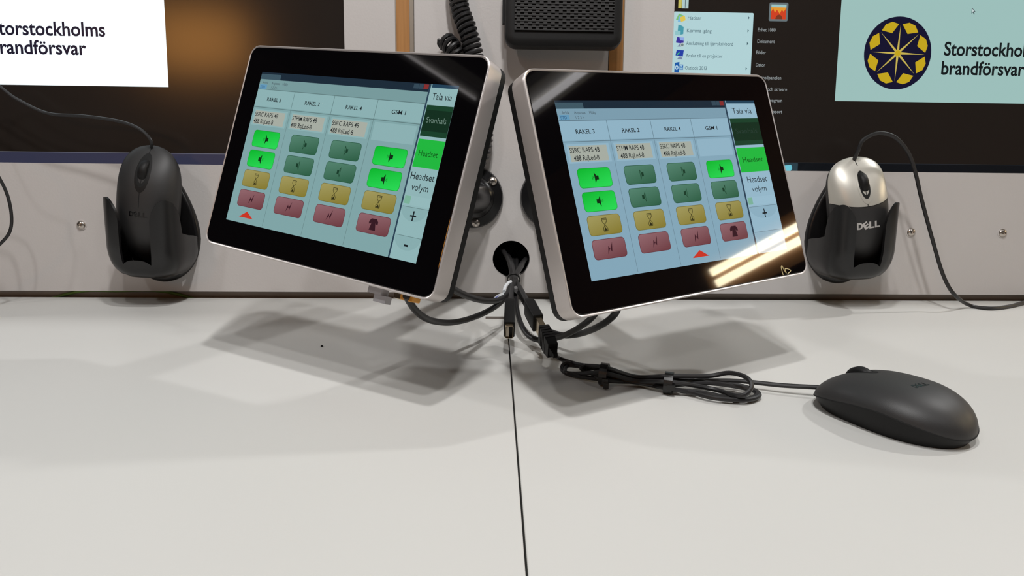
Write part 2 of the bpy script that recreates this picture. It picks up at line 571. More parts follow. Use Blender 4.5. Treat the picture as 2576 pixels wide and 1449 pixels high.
for s, x, y, w_ in (('Enhet 1080', 1906, 79, 45), ('Dokument', 1905, 108, 44), ('Bilder', 1902, 136, 25), ('Dator', 1901, 167, 24), ('Kontrollpanelen', 1897, 199, 69), ('Enheter och skrivare', 1895, 228, 86), ('Standardprogram', 1893, 256, 76), ('Hjälp och support', 1891, 284, 78)):
    u, v = UR(x, y)
    c.text(s, u, v, 8.3*k, TX4, 2, width=w_*k, bold=.006)
c.build('menu_text', tR)
c = cvR()
u, v = UR(1936, 6)
u1, v1 = UR(1981, 54)
c.rr(u, v, u1, v1, 1.6, emat(96, 108, 112, 1, .3), 1)
c.rect(u+2, v+2, u1-2, v1-2, emat(200, 60, 26, 1, .3), 2)
c.poly([(u+2, v+9), (u+4, v+6), (u+6, v+10), (u+8, v+7), (u+11, v+11), (u+13, v+7), (u+15, v+9), (u1-2, v+5), (u1-2, v+2), (u+2, v+2)], emat(220, 146, 40, 1, .3), 3)
c.rect(u+2, v+2, u1-2, v+4.6, emat(150, 190, 190, 1, .3), 4)
c.disc((u+u1)/2+.6, v1-2, 3.6, 4.4, emat(120, 50, 24, 1, .3), 4, 20, 0, 180)
c.build('user_picture', tR)
c = cvR()
u, v = UR(1706, 22)
c.rect(u, v-20, u+3.4, v-.6, emat(190, 182, 90, 1, .3), 1)
c.rect(u+3.8, v-20, u+10.4, v-.4, emat(170, 196, 196, 1, .3), 1)
c.rect(u+6.8, v-20, u+7.4, v-1, emat(60, 80, 90, 1, .3), 2)
c.build('desktop_icon', tR)
c = cvR()
b = UR(2300, 413)[1]
c.rect(0, b, (.80-XR)*1000, (ZTOP-ZL)*1000, emat(14, 18, 24, .6, .25), 1)
c.rect(0, b-.5, (.80-XR)*1000, b, emat(48, 52, 58, .6, .25), 2)
u, v = UR(1976, 410)
u1, v1 = UR(2006, 435)
c.rr(u-4, v, u1, v1, .8, emat(44, 66, 76, .8, .3), 2)
c.poly([(u-2, v1-2.4), (u-1, v+2.6), (u+6, v+1.6), (u+7.4, v+5.4), (u+5.6, v1-1.6)], emat(110, 196, 214, .9, .3), 3)
c.build('task_bar', tR)

# ------------------------------------------------------------------ touch panels
TW, THH = .2631, .1846
SW, SH = .217, .1356
def bolt(c, u, v, s, m):
    c.poly([(u-.28*s, v+.5*s), (u-.12*s, v-.22*s), (u+.06*s, v+.06*s), (u+.36*s, v-.55*s), (u+.2*s, v+.3*s), (u, v+.04*s)], m, 4)
def speaker_icon(c, u, v, s, m, flip, waves, hollow=None):
    f = -1 if flip else 1
    P = lambda L_: [(u+f*x*s, v+y*s) for x, y in L_]
    c.poly(P([(-.30, -.2), (-.05, -.2), (-.05, .2), (-.30, .2)]), m, 4)
    c.poly(P([(-.05, -.2), (.18, -.55), (.18, .55), (-.05, .2)]), m, 4)
    if hollow:
        c.poly(P([(0, -.17), (.13, -.38), (.13, .38), (0, .17)]), hollow, 5)
    if waves:
        for k_, (a, h_) in enumerate(((.30, .12), (.42, .2))):
            c.line(u+f*a*s, v-h_*s, u+f*(a+.05)*s, v, .04*s, m, 4)
            c.line(u+f*(a+.05)*s, v, u+f*a*s, v+h_*s, .04*s, m, 4)
def glass_timer(c, u, v, s, m, face):
    w, h = .26*s, .55*s
    t = .05*s
    for a, b in (((-w, -h), (w, -h)), ((-w, -h), (-w*.9, -h*.5)), ((w, -h), (w*.9, -h*.5)), ((-w*.9, -h*.5), (0, 0)), ((w*.9, -h*.5), (0, 0)),
                 ((0, 0), (-w*.9, h*.6)), ((0, 0), (w*.9, h*.6)), ((-w*.9, h*.6), (-w*.8, h)), ((w*.9, h*.6), (w*.8, h)), ((-w*.8, h), (w*.8, h))):
        c.line(u+a[0], v+a[1], u+b[0], v+b[1], t, m, 4)
    c.poly([(u-w*.75, v+h*.92), (u, v+h*.4), (u+w*.75, v+h*.92)], m, 4)
    c.line(u-w, v-h*.78, u+w, v-h*.78, t*.7, m, 4)
def phone_icon(c, u, v, s, m):
    c.poly([(u-.5*s, v-.25*s), (u-.3*s, v-.5*s), (u+.3*s, v-.5*s), (u+.5*s, v-.25*s), (u+.5*s, v-.02*s), (u+.25*s, v-.06*s), (u+.2*s, v-.2*s), (u+.36*s, v+.5*s), (u-.36*s, v+.5*s), (u-.2*s, v-.2*s), (u-.25*s, v-.06*s), (u-.5*s, v-.02*s)], m, 4)
def grad(name, c0, c1, s0_=1.0):
    """screen button picture: shaded from one colour to another along its own diagonal"""
    if name in MATS: return MATS[name]
    m = mat(name, (.004, .004, .004, 1), .04, emit=c0, es=s0_)
    nt = m.node_tree
    b = nt.nodes['Principled BSDF']
    tc = [n_ for n_ in nt.nodes if n_.type == 'TEX_COORD'][0]
    sp = nt.nodes.new('ShaderNodeSeparateXYZ')
    nt.links.new(tc.outputs['Generated'], sp.inputs[0])
    ad = nt.nodes.new('ShaderNodeMath')
    ad.operation = 'MULTIPLY_ADD'
    ad.inputs[1].default_value = .35
    nt.links.new(sp.outputs['X'], ad.inputs[0])
    ml = nt.nodes.new('ShaderNodeMath')
    ml.operation = 'MULTIPLY'
    ml.inputs[1].default_value = -.65
    nt.links.new(sp.outputs['Z'], ml.inputs[0])
    a2 = nt.nodes.new('ShaderNodeMath')
    a2.inputs[1].default_value = .65
    nt.links.new(ml.outputs[0], a2.inputs[0])
    nt.links.new(a2.outputs[0], ad.inputs[2])
    mx = nt.nodes.new('ShaderNodeMix')
    mx.data_type = 'RGBA'
    mx.inputs[6].default_value = c0
    mx.inputs[7].default_value = c1
    nt.links.new(ad.outputs[0], mx.inputs[0])
    nt.links.new(mx.outputs[2], b.inputs['Emission Color'])
    return m
B_GREEN = lambda: grad('button_lit_green', rgb(0, 176, 40), rgb(40, 214, 84))
B_DARK = lambda: grad('button_dim_green', rgb(82, 128, 108), rgb(38, 88, 62))
B_YEL = lambda: grad('button_ochre', rgb(158, 150, 92), rgb(128, 116, 40))
B_RED = lambda: grad('button_dull_red', rgb(142, 100, 106), rgb(104, 54, 60))
KS = .83                                          # the panels are 8 inch units
def touch_panel(center, nrm, up, label, W, lit, tri, bgc, off):
    nrm = Vector(nrm).normalized()
    up = Vector(up)
    up = (up-nrm*up.dot(nrm)).normalized()
    x = (-nrm).cross(up)
    Mx = basis(CAM+(Vector(center)-CAM)*KS, x, -nrm, up)
    t = thing('touch_panel', Mx, label, 'touch screen', 'touch panels on wall arms')
    g = G()
    rbox(g, TW, THH, ((.0024, .0012), (.0022, 0), (.0009, -.0006), (.0002, -.0001), (0, .0012), (0, .0165), (.0006, .0172)), .0105)
    g.build('silver_frame', M_SILVER, t, sharp=25)
    g = G()
    rbox(g, TW, THH, ((.0012, .0168), (.0004, .0178), (.0004, .0235), (.0025, .0262), (.02, .0285)), .0105)
    g.build('back_shell', M_BLACK, t, sharp=30)
    g = G()
    rbox(g, TW, THH, ((.0022, .0008), (.0022, -.00045), (.0026, -.0006)), .0105, n=8)
    g.build('cover_glass', M_GLASS, t, sharp=20)
    disp = Canvas(1280, 800, SW, SH, -.00062)
    def C(): return Canvas(1280, 800, SW, SH, -.00062)
    c = disp
    bg = emat(*bgc)
    cell = emat(*[min(255, v+12) for v in bgc])
    line = emat(*[int(v*.72) for v in bgc])
    ink = emat(22, 28, 32, 1)
    side0 = W+ (10 if W < 1100 else 8)
    c.rect(0, 0, 1280, 800, bg, 0)
    c.rect(0, 0, W, 38, emat(24, 40, 54), 1)
    c.rect(0, 10, 150, 38, emat(60, 84, 96), 2)
    c.rect(W-90, 4, W-60, 26, emat(50, 70, 84), 2)
    c.rect(W-58, 4, W-34, 26, emat(50, 70, 84), 2)
    c.rect(W-32, 4, W-4, 26, emat(130, 44, 44), 2)
    c.rect(side0+6, 0, 1280, 16, emat(30, 62, 84), 1)
    c.rect(0, 38, W, 90, emat(*[int(v*.94) for v in bgc]), 1)
    for s, u in (('Arkiv', 24), ('Anpassa', 92), ('Hjälp', 176)):
        c.text(s, u, 62, 13, emat(70, 84, 92), 2)
    c.rect(8, 66, 62, 90, emat(96, 148, 180), 2)
    c.text('STD', 14, 85, 13, emat(40, 80, 120), 3)
    c.text('1 2 3 >', 96, 85, 12, emat(70, 84, 92), 2)
    cw = W/4
    hd = ('RAKEL 3', 'RAKEL 2', 'RAKEL 4', 'GSM 1')
    lab = ('SSRC RAPS 48', 'STHM RAPS 48', 'SSRC RAPS 48', None)
    PEA = emat(162, 168, 158)
    for i in range(4):
        u0 = cw*i
        c.rect(u0+2, 94, u0+cw-2, 182, cell, 1)
        c.text(hd[i], u0+cw*.5, 152, 19, ink, 2, center=True, width=(104 if i < 3 else 84), bold=.01)
        c.rect(u0+13, 198, u0+cw-15, 284, cell, 1)
        if lab[i]:
            c.rect(u0+24, 206, u0+cw-30, 277, PEA, 2)
            c.text(lab[i], u0+26, 236, 22, ink, 3, width=cw*.62, bold=.006)
            c.text('488 RtjLed-8', u0+(40 if W < 1100 else 26), 272, 22, ink, 3, width=cw*.53, bold=.006)
        if i:
            c.rect(u0-1.2, 90, u0+1.2, 190, line, 3)
            c.rect(u0-1, 190, u0+1, 792, line, 1)
    c.rect(0, 90, W, 93, line, 3)
    c.rect(0, 186, W, 189, line, 3)
    dsp = c.build('display', t)
    # side menu
    c = C()
    sc = emat(*[min(255, v+16) for v in bgc])
    c.rect(side0, 16, 1280, 800, sc, 1)
    c.rect(W-1, 0, side0, 800, emat(40, 62, 80), 2)
    sw_ = 1280-side0
    cu = side0+sw_/2
    c.text('Tala via', cu, 70, 30, ink, 3, center=True, width=sw_*.72 if W > 1100 else sw_*.66)
    c.text('Headset', cu, 435, 32, ink, 3, center=True, width=sw_*.88 if W > 1100 else sw_*.68)
    c.text('volym', cu, 484, 30, ink, 3, center=True, width=sw_*.62 if W > 1100 else sw_*.5)
    c.rect(side0+6, 510, 1280, 552, emat(*[min(255, v+20) for v in bgc]), 2)
    c.rect(side0+6, 512, side0+40, 548, emat(120, 172, 150), 3)
    for v in (560, 690): c.rect(side0+4, v, 1280, v+2, line, 2)
    for v_ in (562, 692): c.disc(cu, v_, sw_*.49, 62, emat(*[min(255, v+8) for v in bgc]), 2, 20, 180, 360)
    c.rect(cu-17, 595, cu+17, 602, ink, 4)
    c.rect(cu-3.5, 576, cu+3.5, 621, ink, 4)
    c.rect(cu-11, 728, cu+11, 737, ink, 4)
    c.build('side_menu', dsp)
    c = C()
    c.rect(side0+4, 96, 1280, 238, emat(22, 62, 40), 2)
    c.rect(side0+4, 118, 1280, 214, emat(14, 44, 28), 3)
    c.text('Svanhals', cu, 176, 26, emat(104, 130, 118) if W > 1100 else emat(34, 56, 46), 4, center=True, width=sw_*.74)
    c.build('menu_button', dsp)
    c = C()
    c.rect(side0+4, 252, 1280, 380, emat(30, 178, 60), 2)
    c.text('Headset', cu, 328, 26, emat(10, 80, 20), 4, center=True, width=sw_*.7)
    c.build('menu_button', dsp)
    # tiles
    dark = emat(16, 26, 22)
    for i in range(4):
        u0 = cw*i+cw*(.155 if W < 1100 else .19)
        u1_ = u0+cw*.70
        for r_ in range(4):
            v0 = 308+r_*106
            v1_ = v0+89
            c = C()
            um, vm = (u0+u1_)/2, (v0+v1_)/2
            on = (i, r_) in lit
            face = B_GREEN() if on else (B_DARK(), B_DARK(), B_YEL(), B_RED())[r_]
            edge = emat(*((22, 150, 44) if on else ((34, 80, 58), (34, 80, 58), (112, 104, 44), (96, 48, 56))[r_]))
            c.rr(u0, v0, u1_, v1_, 18, edge, 2)
            c.rr(u0+2.5, v0+2.5, u1_-2.5, v1_-2.5, 16, face, 3)
            if r_ < 2:
                ic = emat(10, 40, 16) if on else emat(20, 56, 38)
                speaker_icon(c, um+(6 if r_ == 0 else -4), vm, 46, ic, r_ == 0, on, None if on else emat(60, 108, 84))
            elif r_ == 2:
                glass_timer(c, um, vm, 52, emat(44, 42, 20), None)
            elif i == 3:
                phone_icon(c, um, vm, 54, emat(52, 22, 32))
            else:
                bolt(c, um, vm, 52, emat(58, 24, 34))
            c.build('button', dsp)
    c = C()
    um = cw*tri+cw*.52
    c.poly([(um-54, 770), (um+54, 770), (um, 737)], emat(196, 50, 34), 2)
    c.build('marker', dsp)
    for ch in list(t.children)+list(dsp.children):
        ch.data.transform(Matrix.Scale(KS, 4))
    return t, Mx
T1, M1 = touch_panel((-.1260, -.1320, .1495), (-.5095, -.8047, .3047), (.2312, .2131, .9493),
    'left silver framed touch panel with green and red buttons, tilted to the left', 1120,
    {(0, 0), (0, 1), (3, 0), (3, 1)}, 0, (124, 160, 162), 0)
T2, M2 = touch_panel((.1562, -.1535, .1354), (.4599, -.8201, .3404), (-.1965, .2799, .9397),
    'right silver framed touch panel crossed by a warm lamp reflection', 1052,
    {(0, 0), (0, 1), (3, 0)}, 2, (128, 162, 180), 0)
# faint maker mark etched in the right glass corner
g = G()
pts = [(.102, -.0895), (.1015, -.0835), (.103, -.0815), (.1045, -.0855), (.1065, -.0885), (.1062, -.0845), (.113, -.0868), (.1075, -.0895)]
tube(g, [((x_-.006)*KS, -.0008*KS, z_*KS) for x_, z_ in pts], .00027, 6, 4)
g.build('etched_mark', mat('pale_gold_print', rgb(225, 205, 150), .3, var=.02), T2)

# ------------------------------------------------------------------ arms that carry the panels
def arm(pc, T, Mx, label, lettering):
    x, z = pc
    Mw = WM@Matrix.Translation((x, 0, z))
    t = thing('swivel_mount', Mw, label, 'mount', 'swivel mounts on the wall')
    g = G().lathe(((.0317, 0), (.0317, .0035), (.0306, .0062), (.0250, .0072), (.0225, .0078), (.0205, .0120), (.0165, .0145), (.0100, .0155), (.0085, .020)), 56)
    g.build('base_plate', M_SHINE, t, sharp=35)
    for a in (38, 158, 278) if lettering else (142, 22, 262):
        ca, sa = math.cos(math.radians(a)), math.sin(math.radians(a))
        g = G().lathe(((.0046, 0), (.0044, .0016), (.0032, .0028), (.0014, .0033), (.0013, .0022)), 20, M=Matrix.Translation((ca*.0262, -.0066, sa*.0262)))
        g.build('screw', M_STEEL, t)
    g = G()
    R = [[(math.sin(a)*.0127*math.cos(b), -.030-.0127*math.cos(a), math.sin(a)*.0127*math.sin(b)) for b in [2*math.pi*j/20 for j in range(20)]] for a in [math.pi*(i+.3)/10.6 for i in range(11)]]
    g.rings(R)
    g.build('ball', M_SHINE, t)
    # double socket arm to the back of the panel
    inv = Mw.inverted()
    q = inv@(Mx@Vector((0, .044, 0)))
    p0 = Vector((0, -.030, 0))
    g = G()
    tube(g, [p0+(q-p0)*k_ for k_ in (-.14, -.06, .1, .3, .5, .7, .9, 1.06, 1.14)], lambda s: .017*(1-.25*math.sin(math.pi*s)) if .06 < s < .94 else .011, 20, 1)
    g.build('socket_arm', M_SHINE, t)
    pd = inv@(Mx@Vector((0, .0242, 0)))
    g = G()
    tube(g, [pd, pd+(q-pd)*.25, pd+(q-pd)*.3, q], lambda s: .03 if s < .3 else .009, 24, 1)
    g.build('panel_plate', M_SHINE, t)
    return t
aL = arm(wp(1188, 496, .004), T1, M1, 'black swivel mount screwed to the wall behind the left touch panel', True)
aR = arm(wp(1386, 496, .004), T2, M2, 'black swivel mount screwed to the wall behind the right touch panel', False)

# ------------------------------------------------------------------ mice
def mouse_shape(L, W, H, nose_p=3.2, rear_p=2.2, hump=-.15, base=.86, seam_f=None, nose_h=.38):
    def w(t):
        pp = nose_p if t > 0 else rear_p
        return W/2*max(0, 1-abs(t)**pp)**(1/2.0)*(1+.0*t)
    sf = seam_f or (lambda t: H*(.18+.22*(1-t*t)))
    def h(t):
        u = t-hump
        full = 1-(nose_h*u*u if u > 0 else .30*u*u)-(.10*max(u, 0)**3)
        return H*full
    def z(t, s):
        e = max(0, 1-abs(t)**3.4)**.5
        hs = sf(t)
        return hs+(h(t)-hs)*e*max(0, 1-abs(s)**2.5)**.55
    return w, h, sf, z
def dome(w, z, sf, L, ta, tb, ns=28, nt=30, inset=0, lift=0):
    """surface patch between t = ta(s) and tb(s)"""
    v, f = [], []
    for i in range(nt+1):
        for j in range(ns+1):
            s = math.sin(math.pi/2*(2*j/ns-1))
            e = i/nt
            e = .5-.5*math.cos(math.pi*e)
            t = ta(s)+(tb(s)-ta(s))*e
            t = max(-.9999, min(.9999, t))
            v.append((t*L/2, s*w(t), z(t, s)+lift))
    for i in range(nt):
        for j in range(ns):
            a = i*(ns+1)+j
            f.append((a, a+ns+1, a+ns+2, a+1))
    return v, f
def skirt(w, sf, L, base, nt=48, sw=1.0):
    """side walls from the seam in to the foot, and the underside"""
    ts = []
    for k_ in range(nt+1): ts.append((-math.cos(math.pi*k_/nt), 1))
    for k_ in range(1, nt): ts.append((math.cos(math.pi*k_/nt), -1))
    R = []
    for lev, wi in ((1, 1), (.93, .985), (.6, .955), (.25, base+.02), (.08, base), (0, base-.03)):
        ring = []
        for t, s in ts:
            tt = max(-.9999, min(.9999, t))
            kx = 1-(1-wi)*.55
            ring.append((tt*L/2*kx, s*w(tt)*wi*sw, sf(tt)*lev))
        R.append(ring)
    return R
def ribbon(g, pts, half, side):
    """thin dark strip laid along pts, across direction side"""
    v, f = [], []
    for p_ in pts:
        p_ = Vector(p_)
        v += [p_-side*half, p_+side*half]
    for i in range(len(pts)-1):
        f.append((2*i, 2*i+1, 2*i+3, 2*i+2))
    g.add(v, f)
def logo(parent, name, zf, x0, y0, ch, wd_, m, flip=1):
    """four raised letters on the shell; the second one leans"""
    g = G()
    adv = wd_/4.0
    for k_, chr_ in enumerate('DELL'):
        V, Fc = text2d(chr_, .04)
        vx0, vx1 = min(a for a, b in V), max(a for a, b in V)
        for (lift) in (.00012,):
            vv = []
            for a, b in V:
                xx = (a-vx0)/(vx1-vx0)*adv*.92
                yy = b/CAPH*ch
                if k_ == 1:
                    an = math.radians(32)
                    xc, yc = xx-adv*.46, yy-ch/2
                    xx, yy = xc*math.cos(an)-yc*math.sin(an)+adv*.46, xc*math.sin(an)+yc*math.cos(an)+ch/2
                lx = x0+yy*flip
                ly = y0-(k_*adv+xx-wd_/2)*flip
                vv.append((lx, ly, zf(lx, ly)+lift))
            g.add(vv, Fc)
    o = g.build(name, m, parent, fix=False, smooth=False)
    return o
def wheel(parent, L, zf, xw, r, wid, m, up=.55, ring=None):
    zc = zf(xw, 0)-r*(1-up)
    g = G()
    prof = ((r*.80, -wid/2), (r*.93, -wid/2*.8), (r, -wid*.2), (r, wid*.2), (r*.93, wid/2*.8), (r*.80, wid/2))
    g.rings([[(xw+rr*math.cos(2*math.pi*j/32), y, zc+rr*math.sin(2*math.pi*j/32)) for j in range(32)] for rr, y in prof])
    g.build('scroll_wheel', m, parent)
def zfun(L, w, z):
    def fn(lx, ly):
        t = max(-.999, min(.999, lx/(L/2)))
        ww = max(w(t), 1e-6)
        return z(t, max(-1, min(1, ly/ww)))
    return fn

# --- mouse lying on the desk
MC = Vector((.2532, -.3180, 0))
ang = 2.018
MM = Matrix.Translation(MC)@Matrix.Rotation(ang, 4, 'Z')
ML, MW, MH = .095, .066, .0282
dm = thing('computer_mouse', MM, 'matte black mouse lying on the right worktop half with its cord bundled', 'mouse', 'corded mice')
sfd = lambda t: .0055+.0105*max(0, 1-abs(t+.05)**2.2)*(1-.25*min(1, max(0, t*1.6+.4)))
w, h, sf, z = mouse_shape(ML, MW, MH, 3.7, 2.3, -.14, .86, sfd, .185)
g = G()
v, f = dome(w, z, sf, ML, lambda s: -1, lambda s: 1, 40, 44)
g.add(v, f)
o = g.build('top_shell', M_MATTE, dm, sharp=180)
g = G()
g.rings(skirt(w, sf, ML, .86, sw=.985), True, True)
g.build('base', M_BLACK, dm, sharp=50)
zf = zfun(ML, w, z)
g = G()
pts_ = []
wheel(dm, ML, zf, .0235, .0115, .0075, M_BLACK, .24)
g = G().rings([[(.0235+.0105*math.cos(a)*k_, .0052*math.sin(a)*k_, zf(.0235+.0105*math.cos(a)*k_, .0052*math.sin(a)*k_)+.00015) for a in [2*math.pi*j/24 for j in range(24)]] for k_ in (1, .7)], False, False)
g.build('wheel_slot', M_GROOVE, dm)
logo(dm, 'logo', zf, -.016, -.001, .0035, .013, mat('black_gloss_print', rgb(12, 12, 14), .2, var=.05))
lip = [(t_*ML/2*1.004, -1, 0) for t_ in (0,)]
g = G()
path = [Vector((max(-.999, min(.999, math.cos(a)))*ML/2, math.copysign(w(max(-.999, min(.999, math.cos(a)))), math.sin(a)), sf(math.cos(a))-.0004)) for a in [2*math.pi*j/96 for j in range(97)]]
tube(g, path, .00045, 6, raw=True)
g.build('seam_line', M_GROOVE, dm)
# cord of that mouse: plug, bundled loops, run to the mouse
nose = MM@Vector((ML/2-.004, .004, .0072))
def D(px, py, z_): return at_z(px, py, z_)
plug0 = Vector(at(1327, 764, -.156))
plug1 = Vector(at(1396, 893, -.224))
cr = .0016
P = [plug1, D(1410, 903, .006)]
t1c, t2c = D(1520, 940, .0085), D(1682, 962, .0075)
offs = [(.000, .0046), (-.0042, .0020), (.0042, .0014), (.0008, -.0048), (-.0036, -.0032), (.0042, -.0034), (.0, -.0006)]
def off(c_, k_): return c_+Vector((offs[k_][0]*.25, offs[k_][0], offs[k_][1]))
Rs = [((1800, 975, .008), (1880, 962, .012), (1886, 985, .014), (1850, 1002, .006)),
      ((1790, 985, .004), (1890, 1002, .004), (1908, 990, .004), (1880, 974, .004)),
      ((1780, 968, .010), (1840, 1000, .0045), (1890, 1000, .003), (1894, 982, .005))]
# first run to the right
P += [D(1460, 918, .007), off(t1c, 0), D(1600, 948, .007), off(t2c, 0)]
P += [D(1780, 946, .010), D(1835, 938, .014), D(1878, 950, .015), D(1890, 975, .011), D(1860, 996, .006), D(1790, 978, .004), off(t2c, 1), D(1600, 958, .005), off(t1c, 1), D(1450, 940, .003), D(1422, 936, .003), D(1428, 920, .004), D(1460, 922, .005), off(t1c, 2)]
P += [D(1600, 952, .004), off(t2c, 2), D(1780, 962, .005), D(1870, 972, .004), D(1910, 992, .003), D(1880, 1006, .003), D(1800, 1002, .003), D(1740, 988, .003), off(t2c, 3), D(1600, 962, .003), off(t1c, 3), D(1440, 943, .002), D(1414, 930, .003), D(1425, 913, .006), D(1470, 926, .004), off(t1c, 4)]
P += [D(1610, 962, .002), off(t2c, 4), D(1780, 990, .002), D(1850, 1004, .002), D(1895, 1000, .002), D(1900, 985, .004), D(1850, 972, .005), D(1780, 964, .006), off(t2c, 5), D(1600, 962, .004), off(t1c, 5), D(1480, 936, .004), D(1462, 925, .008), D(1490, 922, .008), off(t1c, 6), D(1600, 950, .005), off(t2c, 6)]
P += [D(1760, 958, .006), D(1850, 958, .005), D(1905, 963, .0052), D(1975, 970, .0058), nose]
g = G()
tube(g, [MM.inverted()@p_ for p_ in P], cr, 8, 7)
g.build('cord', M_RUB, dm)
# ribbed plug and its metal shell, along the axis plug0 -> plug1
ax = (plug1-plug0).normalized()
sdx = Vector((1, .0, 0))
sdx = (sdx-ax*sdx.dot(ax)).normalized()
thk = ax.cross(sdx).normalized()
sdx, thk = thk, sdx                     # narrow edge faces the camera
def obox(g, o, a0, a1, w0, w1, t0, t1, m=0):
    """box along the plug axis, tapering from (w0, t0) to (w1, t1)"""
    R = []
    for a_, w_, t_ in ((a0, w0, t0), (a1, w1, t1)):
        R.append([o+ax*a_+sdx*sx*w_/2+thk*sy*t_/2 for sx, sy in ((-1, -1), (1, -1), (1, 1), (-1, 1))])
    g.rings(R, m=m)
PL = (plug1-plug0).length
inv = MM.inverted()
def pl(g):
    g.v = [inv@p_ for p_ in g.v]
    return g
g = G()
o_ = plug1
obox(g, o_, -.0055, -.0015, .0070, .0045, .0062, .0042)
obox(g, o_, -.0015, .0015, .0040, .0032, .0040, .0032)
obox(g, o_, -.013, -.0055, .0150, .0120, .0080, .0075)
for k_ in range(5):
    a_ = -.013-k_*.0034
    obox(g, o_, a_-.0027, a_, .0152, .0156, .0080, .0084)
    obox(g, o_, a_-.0034, a_-.0027, .0148, .0148, .0074, .0074)
pl(g).build('plug', M_BLACK, dm, smooth=False)
g = G()
obox(g, o_, -PL+.028, -.030, .0120, .0120, .0045, .0045)
pl(g).build('plug_shell', M_GOLD, dm, smooth=False)

# --- mice in the wall holders
def wall_mouse(pxn, pyn, offn, silver, label, lean, L=.113, Wm=.0575, H=.0335):
    nz = wp(pxn, pyn, offn)
    tilt = math.radians(4)
    # local x up the wall, local z out of the wall
    B = Matrix(((0, -1, 0), (0, 0, -1), (1, 0, 0))).to_4x4()
    ln = math.radians(lean)
    Mw = WM@Matrix.Translation((nz.x-L/2*math.sin(ln), -offn+.022, nz.y-L/2*math.cos(ln)))@Matrix.Rotation(ln, 4, 'Y')@Matrix.Rotation(tilt, 4, 'X')@B
    t = thing('computer_mouse', Mw, label, 'mouse', 'corded mice')
    w, h, sf, z = mouse_shape(L, Wm, H, 6 if silver else 4.2, 2.4, -.05, .9, lambda t_: H*(.20+.22*(1-t_*t_)))
    zf = zfun(L, w, z)
    if silver:
        tb = lambda s: .16+.10*s*s
        v, f = dome(w, z, sf, L, lambda s: -1, tb)
        G().add(v, f).build('palm_shell', M_MATTE, t, sharp=180)
        v, f = dome(w, z, sf, L, tb, lambda s: 1)
        G().add(v, f).build('button_shell', M_MSILVER, t, sharp=180)
    else:
        v, f = dome(w, z, sf, L, lambda s: -1, lambda s: 1, 36, 40)
        G().add(v, f).build('top_shell', M_MATTE, t, sharp=180)
    G().rings(skirt(w, sf, L, .9, sw=.99), True, True).build('base', M_BLACK, t, sharp=50)
    g = G()
    tend = .16 if silver else -.02
    ribbon(g, [(t_*L/2, 0, z(t_, 0)+.00012) for t_ in [tend+(.985-tend)*i/40 for i in range(41)]], .00035, Vector((0, 1, 0)))
    if silver:
        ribbon(g, [(tb(s)*L/2, s*w(tb(s)), z(tb(s), s)+.0001) for s in [math.sin(math.pi/2*(-1+2*i/40)*.98) for i in range(41)]], .0003, Vector((1, 0, 0)))
    g.build('button_gap', M_GROOVE, t, fix=False, smooth=False)
    xw = .030 if silver else .031
    g = G()
    el = [2*math.pi*j/36 for j in range(36)]
    for k0, k1, mm in ((1.35, 1.0, 0), (1.0, .72, 1)):
        R = [[(xw+.0135*math.cos(a)*k_, .0052*math.sin(a)*k_, zf(xw+.0135*math.cos(a)*k_, .0052*math.sin(a)*k_)+.0002) for a in el] for k_ in (k0, k1)]
        g.rings(R, False, False, mm)
    g.build('wheel_slot', [M_MSILVER if silver else M_BLACK, M_GROOVE], t, fix=False)
    wheel(t, L, zf, xw, .0120, .0082, M_BLACK, .34)
    if silver:
        logo(t, 'logo', zf, -.012, -.000, .0060, .0230, mat('silver_print', rgb(200, 196, 192), .4, var=.02))
    else:
        logo(t, 'logo', zf, -.010, 0, .0042, .0170, mat('black_gloss_print', rgb(12, 12, 14), .2))
    return t, Mw, Mw@Vector((L/2-.002, 0, H*.33))
mL, MLw, noseL = wall_mouse(373, 362, .044, False, 'black mouse standing nose up in the holder left of the touch panels', 7)
mR, MRw, noseR = wall_mouse(2158, 392, .046, True, 'silver and black mouse standing nose up in the right wall holder', -9)
inv = MLw.inverted()
g = G()
P = [noseL, at(379, 352, -.028), at(352, 325, -.026), at(300, 305, -.022), at(210, 292, -.018), at(120, 285, -.014), at(40, 248, -.012), at(-30, 205, -.014), at(-130, 230, -.03), at(-130, 350, -.06), at(-40, 400, -.06), at(6, 462, -.05), at(26, 520, -.05), at(27, 575, -.05), at(2, 612, -.055), at(-60, 660, -.06), at(-130, 700, -.06)]
tube(g, [inv@p_ for p_ in P], .0015, 8, 8)
g.build('cord', M_RUB, mL)
inv = MRw.inverted()
g = G()
P = [noseR, at(2159, 378, -.032), at(2172, 352, -.032), at(2210, 335, -.03), at(2252, 346, -.03), at(2285, 385, -.03), at(2303, 435, -.032), at(2318, 500, -.034), at(2345, 600, -.036), at(2372, 690, -.038), at(2400, 740, -.042), at_z(2440, 768, .003), at_z(2490, 775, .0022), at_z(2540, 770, .0022), at_z(2600, 756, .003), at_z(2700, 752, .004)]
tube(g, [inv@p_ for p_ in P], .0019, 8, 8)
g.build('cord', M_RUB, mR)

